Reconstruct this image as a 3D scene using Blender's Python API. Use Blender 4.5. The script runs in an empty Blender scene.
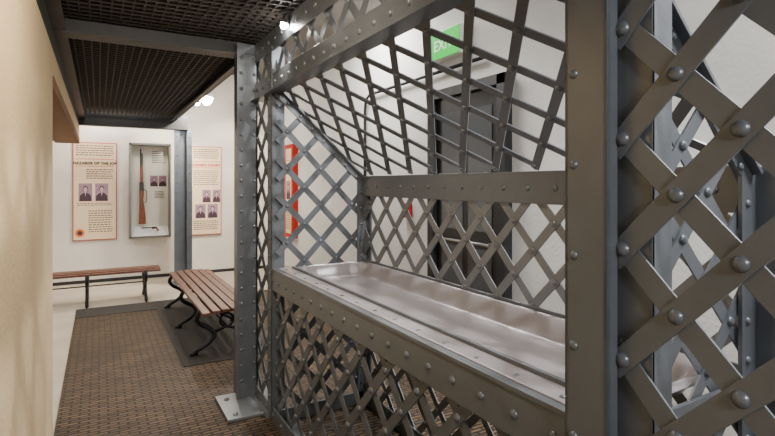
import bpy, bmesh, math, random
from mathutils import Vector, Matrix
random.seed(3)
E=1.55
sc=bpy.context.scene
V=Vector

# ---------------- materials ----------------
def mat(name,col,rough=.5,metal=0.,noise=0.,nscale=5.,bump=0.,bscale=60.,emit=None,estr=0.,spec=.5,coat=0.):
    m=bpy.data.materials.new(name); m.use_nodes=True
    nt=m.node_tree; n=nt.nodes; l=nt.links
    p=n['Principled BSDF']
    p.inputs['Base Color'].default_value=(*col,1)
    p.inputs['Roughness'].default_value=rough
    p.inputs['Metallic'].default_value=metal
    p.inputs['Specular IOR Level'].default_value=spec
    p.inputs['Coat Weight'].default_value=coat; p.inputs['Coat Roughness'].default_value=.2
    tc=n.new('ShaderNodeTexCoord')
    if noise>0:
        t=n.new('ShaderNodeTexNoise'); t.inputs['Scale'].default_value=nscale; t.inputs['Detail'].default_value=6
        l.new(tc.outputs['Object'],t.inputs['Vector'])
        r=n.new('ShaderNodeValToRGB')
        r.color_ramp.elements[0].position=.3; r.color_ramp.elements[1].position=.7
        r.color_ramp.elements[0].color=(*[c*(1-noise) for c in col],1)
        r.color_ramp.elements[1].color=(*[min(1,c*(1+noise)) for c in col],1)
        l.new(t.outputs['Fac'],r.inputs['Fac']); l.new(r.outputs['Color'],p.inputs['Base Color'])
    if bump>0:
        t=n.new('ShaderNodeTexNoise'); t.inputs['Scale'].default_value=bscale; t.inputs['Detail'].default_value=4
        l.new(tc.outputs['Object'],t.inputs['Vector'])
        b=n.new('ShaderNodeBump'); b.inputs['Strength'].default_value=bump; b.inputs['Distance'].default_value=.01
        l.new(t.outputs['Fac'],b.inputs['Height']); l.new(b.outputs['Normal'],p.inputs['Normal'])
    if emit:
        p.inputs['Emission Color'].default_value=(*emit,1); p.inputs['Emission Strength'].default_value=estr
    return m
M_steel=mat('painted_steel',(.118,.131,.150),.31,.3,.08,9,.03,90)
M_steel2=mat('painted_steel_light',(.17,.183,.20),.32,.3,.08,9,.03,90)
M_dark=mat('dark_steel',(.024,.024,.026),.5,.3,.15,12)
M_grate=mat('grate_steel',(.035,.029,.025),.6,.2)
M_bunk=mat('bunk_steel',(.31,.288,.305),.30,.25,.02,3,coat=.15)
M_wallL=mat('plaster_cream',(.64,.49,.30),.85,0,.06,3,.4,45)
M_wallB=mat('plaster_white',(.70,.655,.59),.85,0,.06,2.5,.3,40)
M_wallR=mat('plaster_grey_white',(.67,.665,.64),.85,0,.06,2.5,.3,40)
M_brown=mat('soffit_brown',(.22,.11,.05),.8,0,.1,5)
M_ceil=mat('ceiling_paint',(.22,.20,.18),.9,0,.05,3)
M_iron=mat('cast_iron',(.012,.012,.014),.4,.5)
M_paper=mat('poster_paper',(.76,.58,.39),.6,0,.04,6)
M_pedge=mat('poster_edge',(.42,.02,.01),.6,spec=.2)
M_ink=mat('ink',(.015,.010,.009),.7)
M_inks=mat('ink_small',(.09,.065,.05),.7)
M_red=mat('ink_red',(.50,.03,.01),.7)
M_sep=mat('portrait_print',(.30,.18,.23),.7,0,.2,20)
M_sepd=mat('portrait_dark',(.05,.022,.036),.7)
M_skin=mat('portrait_face',(.46,.33,.34),.7)
M_oran=mat('badge_orange',(.75,.16,.02),.5)
M_case=mat('case_interior',(.76,.73,.64),.7)
M_alu=mat('case_frame',(.22,.21,.19),.35,.6)
M_stock=mat('rifle_walnut',(.20,.05,.015),.35,0,.3,30)
M_gun=mat('gun_steel',(.05,.045,.04),.35,.8)
M_door=mat('door_black',(.010,.010,.013),.35)
M_pane=mat('door_pane',(.10,.105,.11),.12,.1)
M_redp=mat('alarm_red',(.6,.01,.01),.4)
M_white=mat('white_plastic',(.8,.8,.8),.4)
M_green=mat('exit_green',(.0,.08,.01),.6,emit=(.0,.85,.05),estr=1.0,spec=.1)
M_bulb=mat('lamp_bulb',(1,1,1),.5,emit=(1,.95,.85),estr=200)
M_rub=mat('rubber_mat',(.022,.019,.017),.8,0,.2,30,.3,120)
M_wood=mat('bench_wood',(.13,.05,.03),.42,0,.35,18,.15,60)
def carpet():
    m=bpy.data.materials.new('woven_carpet'); m.use_nodes=True
    nt=m.node_tree;n=nt.nodes;l=nt.links;p=n['Principled BSDF']
    tc=n.new('ShaderNodeTexCoord')
    br=n.new('ShaderNodeTexBrick'); br.inputs['Scale'].default_value=1
    br.inputs['Brick Width'].default_value=.11; br.inputs['Row Height'].default_value=.034
    br.inputs['Mortar Size'].default_value=.009; br.inputs['Mortar Smooth'].default_value=.4
    br.inputs['Color1'].default_value=(.145,.090,.045,1); br.inputs['Color2'].default_value=(.062,.040,.023,1)
    br.inputs['Mortar'].default_value=(.010,.007,.005,1)
    l.new(tc.outputs['Object'],br.inputs['Vector'])
    no=n.new('ShaderNodeTexNoise'); no.inputs['Scale'].default_value=1.6; no.inputs['Detail'].default_value=5
    l.new(tc.outputs['Object'],no.inputs['Vector'])
    mx=n.new('ShaderNodeMixRGB'); mx.blend_type='OVERLAY'; mx.inputs['Fac'].default_value=.5
    l.new(br.outputs['Color'],mx.inputs['Color1']); l.new(no.outputs['Fac'],mx.inputs['Color2'])
    l.new(mx.outputs['Color'],p.inputs['Base Color']); p.inputs['Roughness'].default_value=.6
    p.inputs['Specular IOR Level'].default_value=.3
    b=n.new('ShaderNodeBump'); b.inputs['Strength'].default_value=.7; b.inputs['Distance'].default_value=.008; b.invert=True
    l.new(br.outputs['Fac'],b.inputs['Height']); l.new(b.outputs['Normal'],p.inputs['Normal'])
    return m
M_carpet=carpet()
M_conc=mat('floor_concrete',(.46,.40,.32),.55,0,.1,3,.1,50)

# ---------------- builder ----------------
class B:
    def __init__(s,mats): s.bm=bmesh.new(); s.mats=mats
    def _f(s,vs,mi,sm=False):
        try:
            f=s.bm.faces.new(vs); f.material_index=mi; f.smooth=sm
        except ValueError: pass
    def box(s,x0,x1,y0,y1,z0,z1,mi=0):
        s.obox(V(((x0+x1)/2,(y0+y1)/2,(z0+z1)/2)),V((1,0,0))*(x1-x0)/2,V((0,1,0))*(y1-y0)/2,V((0,0,1))*(z1-z0)/2,mi)
    def obox(s,c,a,b,d,mi=0):
        v=[s.bm.verts.new(c+a*i+b*j+d*k) for k in(-1,1) for j in(-1,1) for i in(-1,1)]
        for q in((0,2,3,1),(4,5,7,6),(0,1,5,4),(2,6,7,3),(0,4,6,2),(1,3,7,5)): s._f([v[i] for i in q],mi)
    def bar(s,p0,p1,side,w,t,mi=0):
        p0=V(p0);p1=V(p1);d=(p1-p0);n=d.normalized().cross(V(side).normalized()).normalized()
        sd=n.cross(d.normalized()).normalized()
        s.obox((p0+p1)/2,d/2,sd*w/2,n*t/2,mi)
    def tube(s,pts,r,seg=8,mi=0,cap=True):
        pts=[V(p) for p in pts]; rr=r if isinstance(r,(list,tuple)) else [r]*len(pts)
        rings=[]; ref=None
        for i,p in enumerate(pts):
            t=((pts[i+1] if i<len(pts)-1 else p)-(pts[i-1] if i>0 else p)).normalized()
            if ref is None: ref=t.orthogonal().normalized()
            ref=(ref-t*ref.dot(t)).normalized(); u=t.cross(ref)
            rings.append([s.bm.verts.new(p+(ref*math.cos(2*math.pi*k/seg)+u*math.sin(2*math.pi*k/seg))*rr[i]) for k in range(seg)])
        for a,b in zip(rings,rings[1:]):
            for k in range(seg): s._f([a[k],a[(k+1)%seg],b[(k+1)%seg],b[k]],mi,True)
        if cap: s._f(rings[0][::-1],mi); s._f(rings[-1],mi)
    def dome(s,p,nr,r,mi=0,seg=12,h=.65):
        p=V(p);nr=V(nr).normalized();u=nr.orthogonal().normalized();w=nr.cross(u)
        prev=None
        for j in range(4):
            th=j/4*math.pi/2
            ring=[s.bm.verts.new(p+(u*math.cos(2*math.pi*k/seg)+w*math.sin(2*math.pi*k/seg))*r*math.cos(th)+nr*r*h*math.sin(th)) for k in range(seg)]
            if prev:
                for k in range(seg): s._f([prev[k],prev[(k+1)%seg],ring[(k+1)%seg],ring[k]],mi,True)
            prev=ring
        top=s.bm.verts.new(p+nr*r*h)
        for k in range(seg): s._f([prev[k],prev[(k+1)%seg],top],mi,True)
    def prism(s,pts,ext,mi=0):
        pts=[V(p) for p in pts];e=V(ext)
        a=[s.bm.verts.new(p) for p in pts];b=[s.bm.verts.new(p+e) for p in pts]
        s._f(a[::-1],mi);s._f(b,mi)
        for i in range(len(a)): s._f([a[i],a[(i+1)%len(a)],b[(i+1)%len(a)],b[i]],mi)
    def rivets(s,p0,p1,n,nr,r=.012,mi=0):
        p0=V(p0);p1=V(p1)
        for i in range(n): s.dome(p0.lerp(p1,(i+.5)/n),nr,r,mi)
    def lattice(s,O,U,W,poly,ctr,a=.1165,b=.121,w=.047,th=.006,r=.015,mi=0,inset=.004):
        O=V(O);U=V(U).normalized();W=V(W).normalized();N=U.cross(W).normalized()
        P=[V((x,y)) for x,y in poly]
        area=sum(P[i].x*P[(i+1)%len(P)].y-P[(i+1)%len(P)].x*P[i].y for i in range(len(P)))
        if area<0: P=P[::-1]
        def clip(p,d):
            t0,t1=-100,100
            for i in range(len(P)):
                q=P[i];e=P[(i+1)%len(P)]-q;n=V((-e.y,e.x))
                num=n.dot(q-p);den=n.dot(d)
                if abs(den)<1e-9:
                    if num>0:return None
                    continue
                t=num/den
                if den>0:t0=max(t0,t)
                else:t1=min(t1,t)
            return (t0,t1) if t1-t0>.02 else None
        for fam,sg in((0,1),(1,-1)):
            d=V((a,b*sg)).normalized()
            for k in range(-60,61):
                p=V((ctr[0]+2*a*k,ctr[1])); c=clip(p,d)
                if not c: continue
                q0=p+d*c[0];q1=p+d*c[1]
                off=N*(th*(-.5 if fam else .5))
                A=O+U*q0.x+W*q0.y+off;Bp=O+U*q1.x+W*q1.y+off
                dd=(Bp-A);sd=N.cross(dd.normalized())
                s.obox((A+Bp)/2,dd/2,sd*w/2,N*th/2*.98,mi)
        for i in range(-90,91):
            for j in range(-30,31):
                if (i+j)%2: continue
                q=V((ctr[0]+i*a,ctr[1]+j*b)); ok=True
                for m in range(len(P)):
                    e=P[(m+1)%len(P)]-P[m]; g=q-P[m]
                    if (e.x*g.y-e.y*g.x)/e.length<inset: ok=False;break
                if ok:
                    c=O+U*q.x+W*q.y
                    s.dome(c+N*th,N,r,mi);s.dome(c-N*th,-N,r,mi)
    def done(s,name,parent=None,bevel=0):
        bmesh.ops.recalc_face_normals(s.bm,faces=s.bm.faces)
        me=bpy.data.meshes.new(name); s.bm.to_mesh(me); s.bm.free()
        for m in s.mats: me.materials.append(m)
        o=bpy.data.objects.new(name,me); sc.collection.objects.link(o)
        if parent: o.parent=parent
        if bevel:
            b=o.modifiers.new('bevel','BEVEL'); b.width=bevel; b.segments=2; b.limit_method='ANGLE'
        return o
def empty(name,loc=(0,0,0)):
    o=bpy.data.objects.new(name,None); sc.collection.objects.link(o); o.empty_display_size=.1; return o
def simple(name,mats,boxes,parent=None,bevel=0):
    b=B(mats)
    for bx in boxes: b.box(*bx)
    return b.done(name,parent,bevel)

# ---------------- room ----------------
CH=3.5
simple('floor',[M_conc],[(-3,3.2,-3,9.4,-.1,0)])
simple('ceiling',[M_ceil],[(-3,3.2,-3,9.4,CH,CH+.1)])
simple('wall_back',[M_wallB],[(-3,3.2,9.12,9.4,0,CH)])
simple('wall_right',[M_wallR],[(2.8,3.0,-3,9.12,0,CH)])
simple('wall_rear',[M_wallB],[(-3,3.2,-3.2,-3,0,CH)])
simple('wall_far_left',[M_wallB],[(-3,-2.8,-3,9.12,0,CH)])
simple('wall_left',[M_wallL],[(-.5,-.24,-3,3.6,0,2.36),(-.5,-.24,3.6,8.3,2.2,2.36)])
simple('trim_soffit',[M_brown],[(-.52,-.235,3.6,8.3,2.12,2.2)])
simple('baseboard_back',[M_dark],[(-2.8,2.8,9.1,9.12,0,.05)])
simple('baseboard_right',[M_dark],[(2.78,2.8,-3,2.9,0,.06),(2.78,2.8,3.95,9.1,0,.06)])
simple('carpet',[M_carpet],[(-.24,2.70,-2.5,7.2,0,.008)])
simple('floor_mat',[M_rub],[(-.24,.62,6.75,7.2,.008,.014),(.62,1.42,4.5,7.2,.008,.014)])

# ---------------- jail cell ----------------
cell=empty('jail_cell')
X0,X1=1.0,1.63
YN,YF=.74,3.16
cz=E+.0987; cy=.692
b=B([M_steel])
b.lattice((X0,0,0),(0,1,0),(0,0,1),[(-1.2,.03),(.718,.03),(.718,E+.95),(-1.2,E+.95)],(cy,cz),r=.0165,w=.05)
b.done('side_lattice',cell,.0008)
b=B([M_steel])
b.lattice((X0,0,0),(0,1,0),(0,0,1),[(.78,.04),(YF+.04,.04),(YF+.04,E-.62),(.78,E-.62)],(cy,cz),r=.015,w=.040)
b.done('lower_front_lattice',cell)
b=B([M_steel])
b.lattice((X0,0,0),(0,1,0),(0,0,1),[(.78,E+.68),(YF+.1,E+.68),(YF+.1,E+.92),(.78,E+.92)],(cy,cz+.02),r=.015)
b.done('upper_front_lattice',cell)
b=B([M_steel])
b.lattice((X0,0,0),(0,1,0),(0,0,1),[(YF+.08,.04),(3.62,.04),(3.62,E+.92),(YF+.08,E+.92)],(3.4,cz),r=.015)
b.done('corner_lattice',cell)
b=B([M_steel2])
b.lattice((X1,0,0),(0,1,0),(0,0,1),[(YN,.04),(YF,.04),(YF,E-.02),(YN,E-.02)],(cy+.05,cz-.02),r=.015,w=.040)
b.done('rear_lattice',cell)
for nm,yy in(('far_end_lattice',YF),('near_end_lattice',YN)):
    b=B([M_steel])
    b.lattice((X0,yy,0),(1,0,0),(0,0,1),[(0,.04),(X1-X0,.04),(X1-X0,E+.02),(0,E+.6)],(.3,cz),r=.015,w=.040)
    b.done(nm,cell)
b=B([M_steel])
sd=V((X1-X0,0,-.55)); L=sd.length
b.lattice((X0,0,E+.62),(0,1,0),sd,[(YN,0),(YF,0),(YF,L),(YN,L)],(cy-.03,.2),r=.015,w=.037,a=.125,b=.125)
b.done('sloped_lattice',cell)

f=B([M_steel])
def plateX(x,y0,y1,z0,z1,n,t=.012,row=None,r=.014,nr=-1):
    f.box(x-t/2,x+t/2,y0,y1,z0,z1)
    rz=[(z0+z1)/2] if row is None else row
    for z in rz: f.rivets((x+nr*t/2,y0,z),(x+nr*t/2,y1,z),n,(nr,0,0),r)
xf=X0-.018
plateX(xf,-1.2,3.75,E+.87,E+1.0,36)
f.box(xf,1.12,-1.2,3.75,E+.99,E+1.0)
plateX(xf,.8,3.6,E+.6,E+.72,21)
f.box(xf-.04,1.04,.8,3.6,E+.592,E+.604)
plateX(xf,.8,3.25,E-.69,E-.56,18)
f.box(xf-.012,1.10,.74,3.25,E-.562,E-.548)
f.rivets((1.03,.8,E-.548),(1.03,3.15,E-.548),14,(0,0,1),.012)
f.box(1.085,1.10,.80,3.12,E-.55,E-.532)
plateX(xf,-1.2,3.75,.0,.10,30)
f.box(xf,1.1,-1.2,3.75,.0,.012)
plateX(X1-.015,YN,YF,E-.085,E+.05,16,r=.014)
f.box(X1-.02,X1+.06,YN,YF,E+.045,E+.055)
plateX(X1-.01,YN,YF,E-.60,E-.525,12,r=.009)
plateX(X1-.01,YN,YF,.0,.1,12)
for yy in(YF,YN):
    f.bar((X0,yy-.02,E+.62),(X1,yy-.02,E+.03),(0,1,0),.05,.012)
    f.bar((X0,yy-.012,E+.59),(X1,yy-.012,E+.0),(0,0,1),.05,.012)
    f.rivets((X0+.03,yy-.02,E+.565),(X1-.03,yy-.02,E+.01),7,(0,-1,0),.012)
    f.box(X1-.06,X1+.03,yy-.02,yy-.008,0,E+.05); f.rivets((X1-.03,yy-.02,.1),(X1-.03,yy-.02,E),13,(0,-1,0),.012)
    f.box(X1+.018,X1+.03,yy-.07,yy-.008,0,E+.05)
    f.box(X0,X1,yy-.02,yy-.008,.0,.09)
    f.box(X0,X1,yy-.02,yy-.008,E-.66,E-.56)
f.box(xf-.01,xf+.002,YF+.03,YF+.12,0,E+.9); f.rivets((xf-.01,YF+.075,.1),(xf-.01,YF+.075,E+.85),20,(-1,0,0),.013)
f.box(xf-.01,X0+.06,YF+.03,YF+.042,0,E+.9)
f.done('frame_beams',cell,.0015)

f=B([M_steel,M_dark])
f.box(.955,.968,.702,.815,0,E+1)
f.box(.955,.992,.702,.712,0,E+1)
f.box(.955,1.06,.805,.815,0,E+1)
f.rivets((.955,.790,.02),(.955,.790,E+.99),12,(-1,0,0),.0115)
f.box(1.0085,1.0165,.632,.74,0,E+1)
f.box(1.0085,1.08,.632,.640,0,E+1)
f.done('near_post',cell,.0012)
f=B([M_steel])
f.box(.862,.995,3.60,3.612,0,E+1)
f.box(.862,.872,3.60,3.75,0,E+1)
f.box(.983,.995,3.60,3.75,0,E+1)
f.box(.862,.995,3.738,3.75,0,E+1)
f.box(.845,.900,3.588,3.60,0,E+1)
f.rivets((.875,3.588,.1),(.875,3.588,E+.95),22,(0,-1,0),.013)
f.rivets((.97,3.60,.1),(.97,3.60,E+.95),22,(0,-1,0),.013)
f.done('corner_post',cell,.0015)
f=B([M_steel2])
f.box(.72,1.0,3.30,3.72,0.008,.028)
f.box(.955,1.02,3.25,3.59,.0,.04)
for x,y in((.78,3.36),(.78,3.62)):
    f.dome((x,y,.028),(0,0,1),.018,h=.9)
f.done('base_plate',cell,.002)

# bunk tray: pressed sheet with raised rolled rim and rounded basin
bm=bmesh.new(); nx,ny=90,260
x0,x1,y0,y1=1.0,1.62,.76,3.15
grid=[]
for j in range(ny+1):
    row=[]
    for i in range(nx+1):
        x=x0+(x1-x0)*i/nx; y=y0+(y1-y0)*j/ny
        cx,cyy=(1.12+1.60)/2,(y0+y1)/2; hx,hy=(1.60-1.12)/2,(y1-y0)/2-.03; R=.13
        qx=abs(x-cx)-(hx-R); qy=abs(y-cyy)-(hy-R)
        d=-(math.hypot(max(qx,0),max(qy,0))+min(max(qx,qy),0)-R)
        t=max(0,min(1,d/.065)); t=t*t*(3-2*t)
        rim=.008*math.exp(-((d+.005)/.009)**2)
        row.append(bm.verts.new((x,y,E-.545-.075*t+rim)))
    grid.append(row)
for j in range(ny):
    for i in range(nx):
        fc=bm.faces.new((grid[j][i],grid[j][i+1],grid[j+1][i+1],grid[j+1][i])); fc.smooth=True
me=bpy.data.meshes.new('bunk_tray'); bm.to_mesh(me); bm.free(); me.materials.append(M_bunk)
o=bpy.data.objects.new('bunk_tray',me); sc.collection.objects.link(o); o.parent=cell
s=o.modifiers.new('sol','SOLIDIFY'); s.thickness=.004; s.offset=-1

# ---------------- corridor grate ceiling ----------------
gr=empty('ceiling_grate')
f=B([M_grate])
z=E+1.02
y=-1.2
while y<8.45:
    f.box(-.40,1.0,y,y+.014,z,z+.03); y+=.075
x=-.38
while x<1.0:
    f.box(x,x+.010,-1.2,8.45,z+.004,z+.026); x+=.055
f.done('grate_bars',gr)
f=B([M_dark])
f.box(-.42,1.0,3.66,3.68,E+.93,E+1.05); f.box(-.42,1.0,3.60,3.76,E+.925,E+.937)
f.box(-.42,1.2,8.30,8.32,E+.84,E+1.05); f.box(-.42,1.2,8.24,8.38,E+.835,E+.847)
f.box(-.42,1.0,-1.2,-1.1,E+.93,E+1.05)
f.box(-.26,-.24,-1.2,8.4,E+.81,E+1.05); f.box(-.26,-.17,-1.2,8.4,E+.93,E+.942)
f.box(.94,1.0,3.75,8.3,E+.95,E+.962); f.box(.985,1.0,3.75,8.3,E+.95,E+1.06)
f.done('grate_beams',gr)
f=B([M_steel])
f.box(1.02,1.034,8.28,8.44,0,E+.85); f.box(1.226,1.24,8.28,8.44,0,E+.85); f.box(1.02,1.24,8.34,8.352,0,E+.85)
f.box(1.00,1.08,8.27,8.282,0,E+.85); f.box(1.18,1.26,8.27,8.282,0,E+.85)
f.rivets((1.045,8.27,.1),(1.045,8.27,E+.8),16,(0,-1,0),.012); f.rivets((1.225,8.27,.1),(1.225,8.27,E+.8),16,(0,-1,0),.012)
f.box(.98,1.28,8.2,8.5,0,.02)
f.done('support_post',gr)

# ---------------- benches ----------------
def bench(name,c,length,width,rotz,nleg):
    e=empty(name)
    f=B([M_wood]); H=.43; n=6; sw=width/n
    for i in range(n):
        xx=-width/2+sw*(i+.5)
        dz=-.024*abs((i-(n-1)/2)/(n/2))**2
        f.box(xx-sw/2+.008,xx+sw/2-.008,-length/2,length/2,H-.028+dz,H+dz)
    f.done('seat_slats',e,.004)
    f=B([M_iron]); w=width/2
    for k in range(nleg):
        yy=-length/2+.18+(length-.36)*k/(nleg-1)
        f.box(-w+.01,w-.01,yy-.02,yy+.02,H-.065,H-.040)
        for sgn in(-1,1):
            pts=[]
            ctl=[(w-.02,H-.03),(w+.02,H-.10),(w-.02,H-.16),(w-.12,H-.21),(w-.15,H-.27),(w-.08,H-.34),(w+.01,.05),(w+.035,.02)]
            for (a1,z1),(a2,z2) in zip(ctl,ctl[1:]):
                for q in range(4): pts.append((sgn*(a1+(a2-a1)*q/4),yy,z1+(z2-z1)*q/4))
            pts.append((sgn*ctl[-1][0],yy,ctl[-1][1]))
            for _ in range(3):
                pts=[pts[0]]+[tuple((V(pts[i-1])+V(pts[i])*2+V(pts[i+1]))/4) for i in range(1,len(pts)-1)]+[pts[-1]]
            f.tube(pts,.021,8)
            f.tube([(sgn*w,yy,.014),(sgn*(w+.07),yy,.014)],.012,8)
        f.tube([(.06*math.cos(t*math.pi/8),yy,H-.14+.06*math.sin(t*math.pi/8)) for t in range(17)],.012,6)
        f.tube([(-w+.13,yy,H-.24),(0,yy,H-.20),(w-.13,yy,H-.24)],.015,8)
    f.tube([(0,-length/2+.18,H-.2),(0,length/2-.18,H-.2)],.009,6)
    f.done('iron_legs',e)
    e.location=c; e.rotation_euler=(0,0,rotz)
bench('park_bench',(1.02,5.72,.014),2.35,.50,0,3)
bench('park_bench',(-.13,7.52,0),1.7,.42,math.pi/2,3)

# ---------------- posters ----------------
def text(body,size,loc,rot,m,parent,align='CENTER',name='lettering',off=0.,ext=.0005,sp=1.):
    c=bpy.data.curves.new(name,'FONT'); c.body=body; c.size=size; c.align_x=align; c.extrude=ext; c.offset=off
    c.space_character=sp
    o=bpy.data.objects.new(name,c); sc.collection.objects.link(o); o.location=loc; o.rotation_euler=rot
    c.materials.append(m); o.parent=parent; return o
def poster(title,w,portraits,blocks,loc,rotz,badge,thick=.03,ts=.062,bd=.012,tm=None):
    e=empty('exhibit_poster'); z0,z1=.67,2.20
    f=B([M_pedge,M_paper,M_sep,M_sepd,M_inks,M_red,M_oran,M_skin])
    f.box(-w/2,w/2,-thick,0,z0,z1,0)
    F=-thick-.004
    f.box(-w/2+bd,w/2-bd,F,-thick+.0005,z0+bd,z1-bd,1)
    f.box(-w*.44,w*.44,F-.001,F,1.825,1.833,5)
    f.box(-w*.44,w*.44,F-.001,F,1.935,1.943,5)
    for (px,pz,pw,ph) in portraits:
        f.box(px-pw/2,px+pw/2,F-.001,F,pz-ph/2,pz+ph/2,2)
        g=F-.001
        f.prism([(px-pw*.46,g,pz-ph*.49),(px+pw*.46,g,pz-ph*.49),(px+pw*.42,g,pz-ph*.2),(px+pw*.26,g,pz-ph*.08),(px+pw*.10,g,pz-ph*.02),
             (px-pw*.10,g,pz-ph*.02),(px-pw*.26,g,pz-ph*.08),(px-pw*.42,g,pz-ph*.2)],(0,-.0012,0),3)
        f.prism([(px-pw*.05,g-.0012,pz-ph*.02),(px+pw*.05,g-.0012,pz-ph*.02),(px,g-.0012,pz-ph*.22)],(0,-.0004,0),7)
        f.prism([(px+pw*.19*math.cos(t*math.pi/6),g,pz+ph*.19+ph*.18*math.sin(t*math.pi/6)) for t in range(12)],(0,-.0012,0),3)
        f.prism([(px+pw*.14*math.cos(t*math.pi/6),g-.0012,pz+ph*.155+ph*.14*math.sin(t*math.pi/6)) for t in range(12)],(0,-.0006,0),7)
    for (a,c,zt,zb_,st) in blocks:
        zz=zt
        while zz>zb_:
            x=a*w; en=c*w-random.random()*.06*w
            while x<en:
                ww=min(random.uniform(.02,.05),en-x)
                f.box(x,x+ww,F-.0008,F,zz,zz+st*.42,4); x+=ww+.010
            zz-=st
    if badge:
        for rr,dd,mm in((.065,.003,6),(.036,.004,3)):
            f.prism([(-w*.34+rr*math.cos(t*math.pi/8),F,z0+.12+rr*math.sin(t*math.pi/8)) for t in range(16)],(0,-dd,0),mm)
    f.done('panel',e)
    text(title,ts,(0,F-.003,1.858),(math.pi/2,0,0),tm or M_ink,e,off=.0028,ext=.001,sp=1.1)
    e.location=loc; e.rotation_euler=(0,0,rotz)
poster('HAZARDS OF THE JOB',.60,[(-.13,1.42,.18,.28),(.09,1.42,.18,.28)],
  [(-.43,.43,2.14,1.98,.036),(-.2,.43,1.77,1.61,.034),(-.4,.4,1.24,1.20,.026),(-.15,.42,1.12,.78,.036)],(-.05,9.118,0),0,True,ts=.054)
poster("JUDGE'S COURT",.50,[(.0,1.34,.14,.22),(.165,1.34,.13,.22),(-.10,1.08,.17,.24),(.10,1.08,.17,.24)],
  [(-.42,.42,2.14,1.98,.036),(-.42,.42,1.77,1.50,.034),(-.42,.4,.90,.76,.034)],(1.62,9.118,0),0,False,ts=.058,tm=M_red)
poster('LAW',.40,[(-.0,1.45,.2,.3)],[(-.3,.3,1.77,1.68,.03),(-.3,.3,1.2,.8,.03)],(2.798,7.95,0),-math.pi/2,False,thick=.09,bd=.07,ts=.05)

# ---------------- display case ----------------
dc=empty('display_case')
f=B([M_alu,M_case,M_white])
xa,xb,za,zb=.42,1.03,.68,2.21; yb=9.118; yf=8.93
f.box(xa,xb,yb-.02,yb,za,zb,1)
f.box(xa,xa+.03,yf,yb,za,zb); f.box(xb-.03,xb,yf,yb,za,zb)
f.box(xa,xb,yf,yb,zb-.035,zb); f.box(xa,xb,yf,yb,za,za+.03)
f.prism([(xa+.03,yf+.02,za+.03),(xa+.03,yb-.02,za+.03),(xa+.03,yb-.02,za+.18)],(xb-xa-.06,0,0),2)
f.done('case_body',dc,.002)
f=B([M_sep,M_sepd,M_inks,M_skin])
for px,pz in((.79,1.60),(.92,1.60)):
    f.box(px-.06,px+.06,yb-.026,yb-.02,pz-.09,pz+.09,0)
    f.prism([(px-.055,yb-.027,pz-.085),(px+.055,yb-.027,pz-.085),(px+.046,yb-.027,pz-.03),(px,yb-.027,pz),(px-.046,yb-.027,pz-.03)],(0,-.002,0),1)
    f.prism([(px+.024*math.cos(t*math.pi/5),yb-.027,pz+.03+.032*math.sin(t*math.pi/5)) for t in range(10)],(0,-.002,0),1)
    f.prism([(px+.017*math.cos(t*math.pi/5),yb-.029,pz+.024+.024*math.sin(t*math.pi/5)) for t in range(10)],(0,-.001,0),3)
for i in range(7): f.box(.76,.96-random.random()*.03,yb-.023,yb-.02,2.08-i*.03,2.09-i*.03,2)
for i in range(5): f.box(.80,.96-random.random()*.03,yb-.023,yb-.02,1.42-i*.025,1.428-i*.025,2)
f.done('case_prints',dc)
f=B([M_stock,M_gun])
rx,ry=.59,9.03
stock=[(.0,1.45),(.035,1.44),(.045,1.36),(.035,1.30),(.05,1.2),(.07,1.02),(.075,.90),(-.03,.90),(-.02,1.1),(-.018,1.28),(-.022,1.38)]
f.prism([(rx+a,ry-.02,zz) for a,zz in stock],(0,.04,0),0)
f.prism([(rx-.022,ry-.018,1.38),(rx+.045,ry-.018,1.38),(rx+.042,ry-.018,1.58),(rx-.022,ry-.018,1.58)],(0,.036,0),1)
f.prism([(rx-.012,ry-.018,1.58),(rx+.034,ry-.018,1.58),(rx+.028,ry-.018,1.84),(rx-.008,ry-.018,1.84)],(0,.036,0),0)
f.tube([(rx-.002,ry,1.55),(rx-.002,ry,2.12)],.011,10,1); f.tube([(rx+.02,ry,1.55),(rx+.02,ry,2.05)],.009,10,1)
f.tube([(rx+.045,ry,1.46),(rx+.085,ry,1.44),(rx+.09,ry,1.36),(rx+.085,ry,1.26),(rx+.05,ry,1.24)],.006,6,1)
f.box(rx-.005,rx,ry-.003,ry+.003,2.1,2.135,1)
f.box(rx-.01,rx+.03,ry,yb-.02,1.70,1.71,1); f.box(rx-.02,rx+.06,ry,yb-.02,.92,.93,1)
f.done('rifle',dc,.003)
f=B([M_stock,M_gun])
f.tube([(.60,8.98,.84),(.76,8.98,.84)],.008,8,1); f.tube([(.75,8.98,.835),(.80,8.98,.835)],.018,10,1)
f.prism([(.79,8.97,.855),(.82,8.97,.855),(.86,8.97,.79),(.83,8.97,.78)],(0,.02,0),0)
f.done('revolver',dc)

# ---------------- door, exit sign, alarm, conduit ----------------
f=B([M_dark,M_door,M_alu,M_pane])
xw=2.80
f.box(xw-.08,xw,2.90,2.99,0,2.42); f.box(xw-.08,xw,3.86,3.95,0,2.42); f.box(xw-.08,xw,2.90,3.95,2.34,2.42)
f.box(xw-.035,xw-.001,2.99,3.86,0,2.34,1)
for z0_,z1_ in((.25,1.0),(1.15,2.2)):
    f.box(xw-.040,xw-.034,3.09,3.39,z0_,z1_,3); f.box(xw-.040,xw-.034,3.47,3.77,z0_,z1_,3)
f.tube([(xw-.08,3.08,1.05),(xw-.08,3.76,1.05)],.015,8,2)
f.box(xw-.08,xw-.04,3.07,3.09,1.03,1.07,2); f.box(xw-.08,xw-.04,3.75,3.77,1.03,1.07,2)
f.done('door_1')
e=empty('exit_sign')
simple('housing',[M_white],[(2.73,2.798,3.46,3.94,2.70,2.96)],e,.004)
simple('face',[M_green],[(2.722,2.731,3.47,3.93,2.71,2.95)],e)
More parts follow.
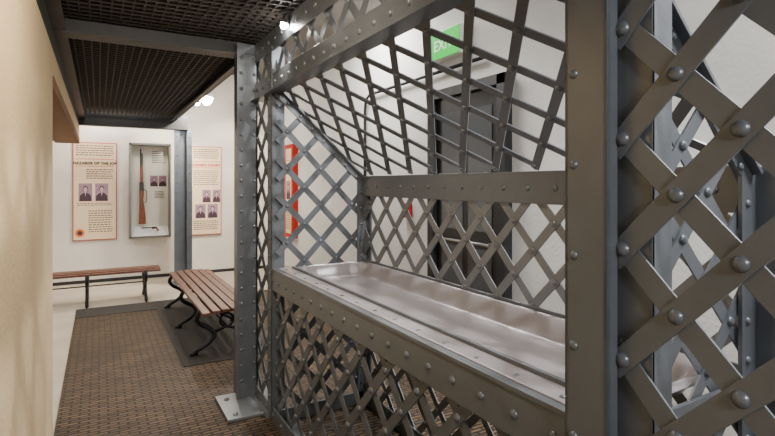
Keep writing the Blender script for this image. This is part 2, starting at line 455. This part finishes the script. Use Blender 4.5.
text('EXIT',.14,(2.720,3.70,2.78),(math.pi/2,0,-math.pi/2),M_white,e,off=0,ext=.001)
f=B([M_redp,M_white]); f.box(2.75,2.80,4.34,4.46,1.2,1.35); f.box(2.74,2.75,4.37,4.42,1.24,1.27,1); f.done('fire_alarm',None,.004)
f=B([M_dark]); f.tube([(2.76,3.2,2.6),(2.76,5.2,2.6),(2.76,5.3,2.55),(2.76,5.32,2.4),(2.76,5.32,.0)],.018,8); f.done('conduit_pipe')

# ---------------- track lights ----------------
def spot(name,loc,target,power,ceil,angle=70,r=.03,col=(1,.89,.73),s=1.,hm=None,ball=False):
    loc=V(loc);d=(V(target)-loc).normalized()
    f=B([hm or M_white,M_bulb])
    f.tube([loc-d*.12*s,loc-d*.1*s,loc],[.02*s,.04*s,.05*s],14,0)
    f.tube([loc+d*.001,loc+d*.004],.04*s,14,1)
    if ball:
        f.dome(loc+d*.004,d,.045*s,1,14,1.5)
    f.tube([loc-d*.06*s,V((loc.x,loc.y,ceil))],.008*s,6,0)
    f.done(name)
    l=bpy.data.lights.new(name+'_light','SPOT'); l.energy=power; l.spot_size=math.radians(angle); l.spot_blend=.6; l.shadow_soft_size=r; l.color=col
    o=bpy.data.objects.new(name+'_light',l); sc.collection.objects.link(o); o.location=loc+d*.09*s
    o.rotation_euler=d.to_track_quat('-Z','Y').to_euler()
spot('track_light',(1.42,7.9,2.86),(1.1,7.9,1.2),110,CH,150,ball=True,s=1.8)
spot('track_light',(1.30,8.0,2.80),(.6,9.1,1.4),120,CH,90,ball=True)
spot('track_light',(2.0,7.7,2.95),(2.1,9.1,1.6),110,CH,80)
spot('track_light',(-.1,8.75,2.9),(-.1,9.1,1.3),24,CH,100)
spot('track_light',(.95,2.86,2.50),(.3,3.6,0),35,E+1.0,80,.02,s=.5,hm=M_dark,ball=True)
spot('track_light',(2.2,1.0,3.2),(1.3,2.0,.9),260,CH,100,.06,(1,.98,.96))
spot('track_light',(2.3,3.6,3.2),(1.4,2.2,.9),130,CH,110,.20,(1,.98,.96))
def area(name,loc,target,power,size,col=(1,.93,.84)):
    l=bpy.data.lights.new(name,'AREA'); l.energy=power; l.shape='DISK'; l.size=size; l.color=col
    o=bpy.data.objects.new(name,l); sc.collection.objects.link(o); o.location=loc
    o.rotation_euler=(V(target)-V(loc)).to_track_quat('-Z','Y').to_euler()
area('fill_rear',(.45,-1.6,2.4),(.7,3,1.0),58,.4,(.96,.98,1))  # added soft fill behind the camera, no fixture
area('fill_right',(2.0,-.4,3.4),(2.3,1,1),120,.8,(.99,.99,1))  # unseen fill added to brighten the right wall side
area('fill_mid',(2.2,4.8,3.45),(2.2,4.8,0),100,.8,(1,.97,.93))  # added overhead fill for the space beyond the cell, no real lamp
area('fill_back',(.2,7.9,3.4),(.2,8.0,0),75,.8,(1,.91,.80))  # fixtureless fill added to lift the far end
area('fill_hall',(.35,1.6,2.5),(.1,3.4,0),28,.3,(1,.84,.62))  # added warm fill under the grate for the corridor, unseen
area('fill_side',(-1.6,6.0,3.4),(-1.2,7,0),75,.8)  # unseen fill added for the space past the left opening

w=bpy.data.worlds.new('world'); sc.world=w; w.use_nodes=True
w.node_tree.nodes['Background'].inputs[0].default_value=(.5,.48,.45,1); w.node_tree.nodes['Background'].inputs[1].default_value=.3

cam=bpy.data.cameras.new('camera'); co=bpy.data.objects.new('camera',cam); sc.collection.objects.link(co)
co.location=(0,0,E); co.rotation_euler=(math.pi/2,0,-math.radians(30))
cam.sensor_width=36; cam.lens=500/775*36; cam.shift_y=-34/775; cam.clip_start=.02
sc.camera=co
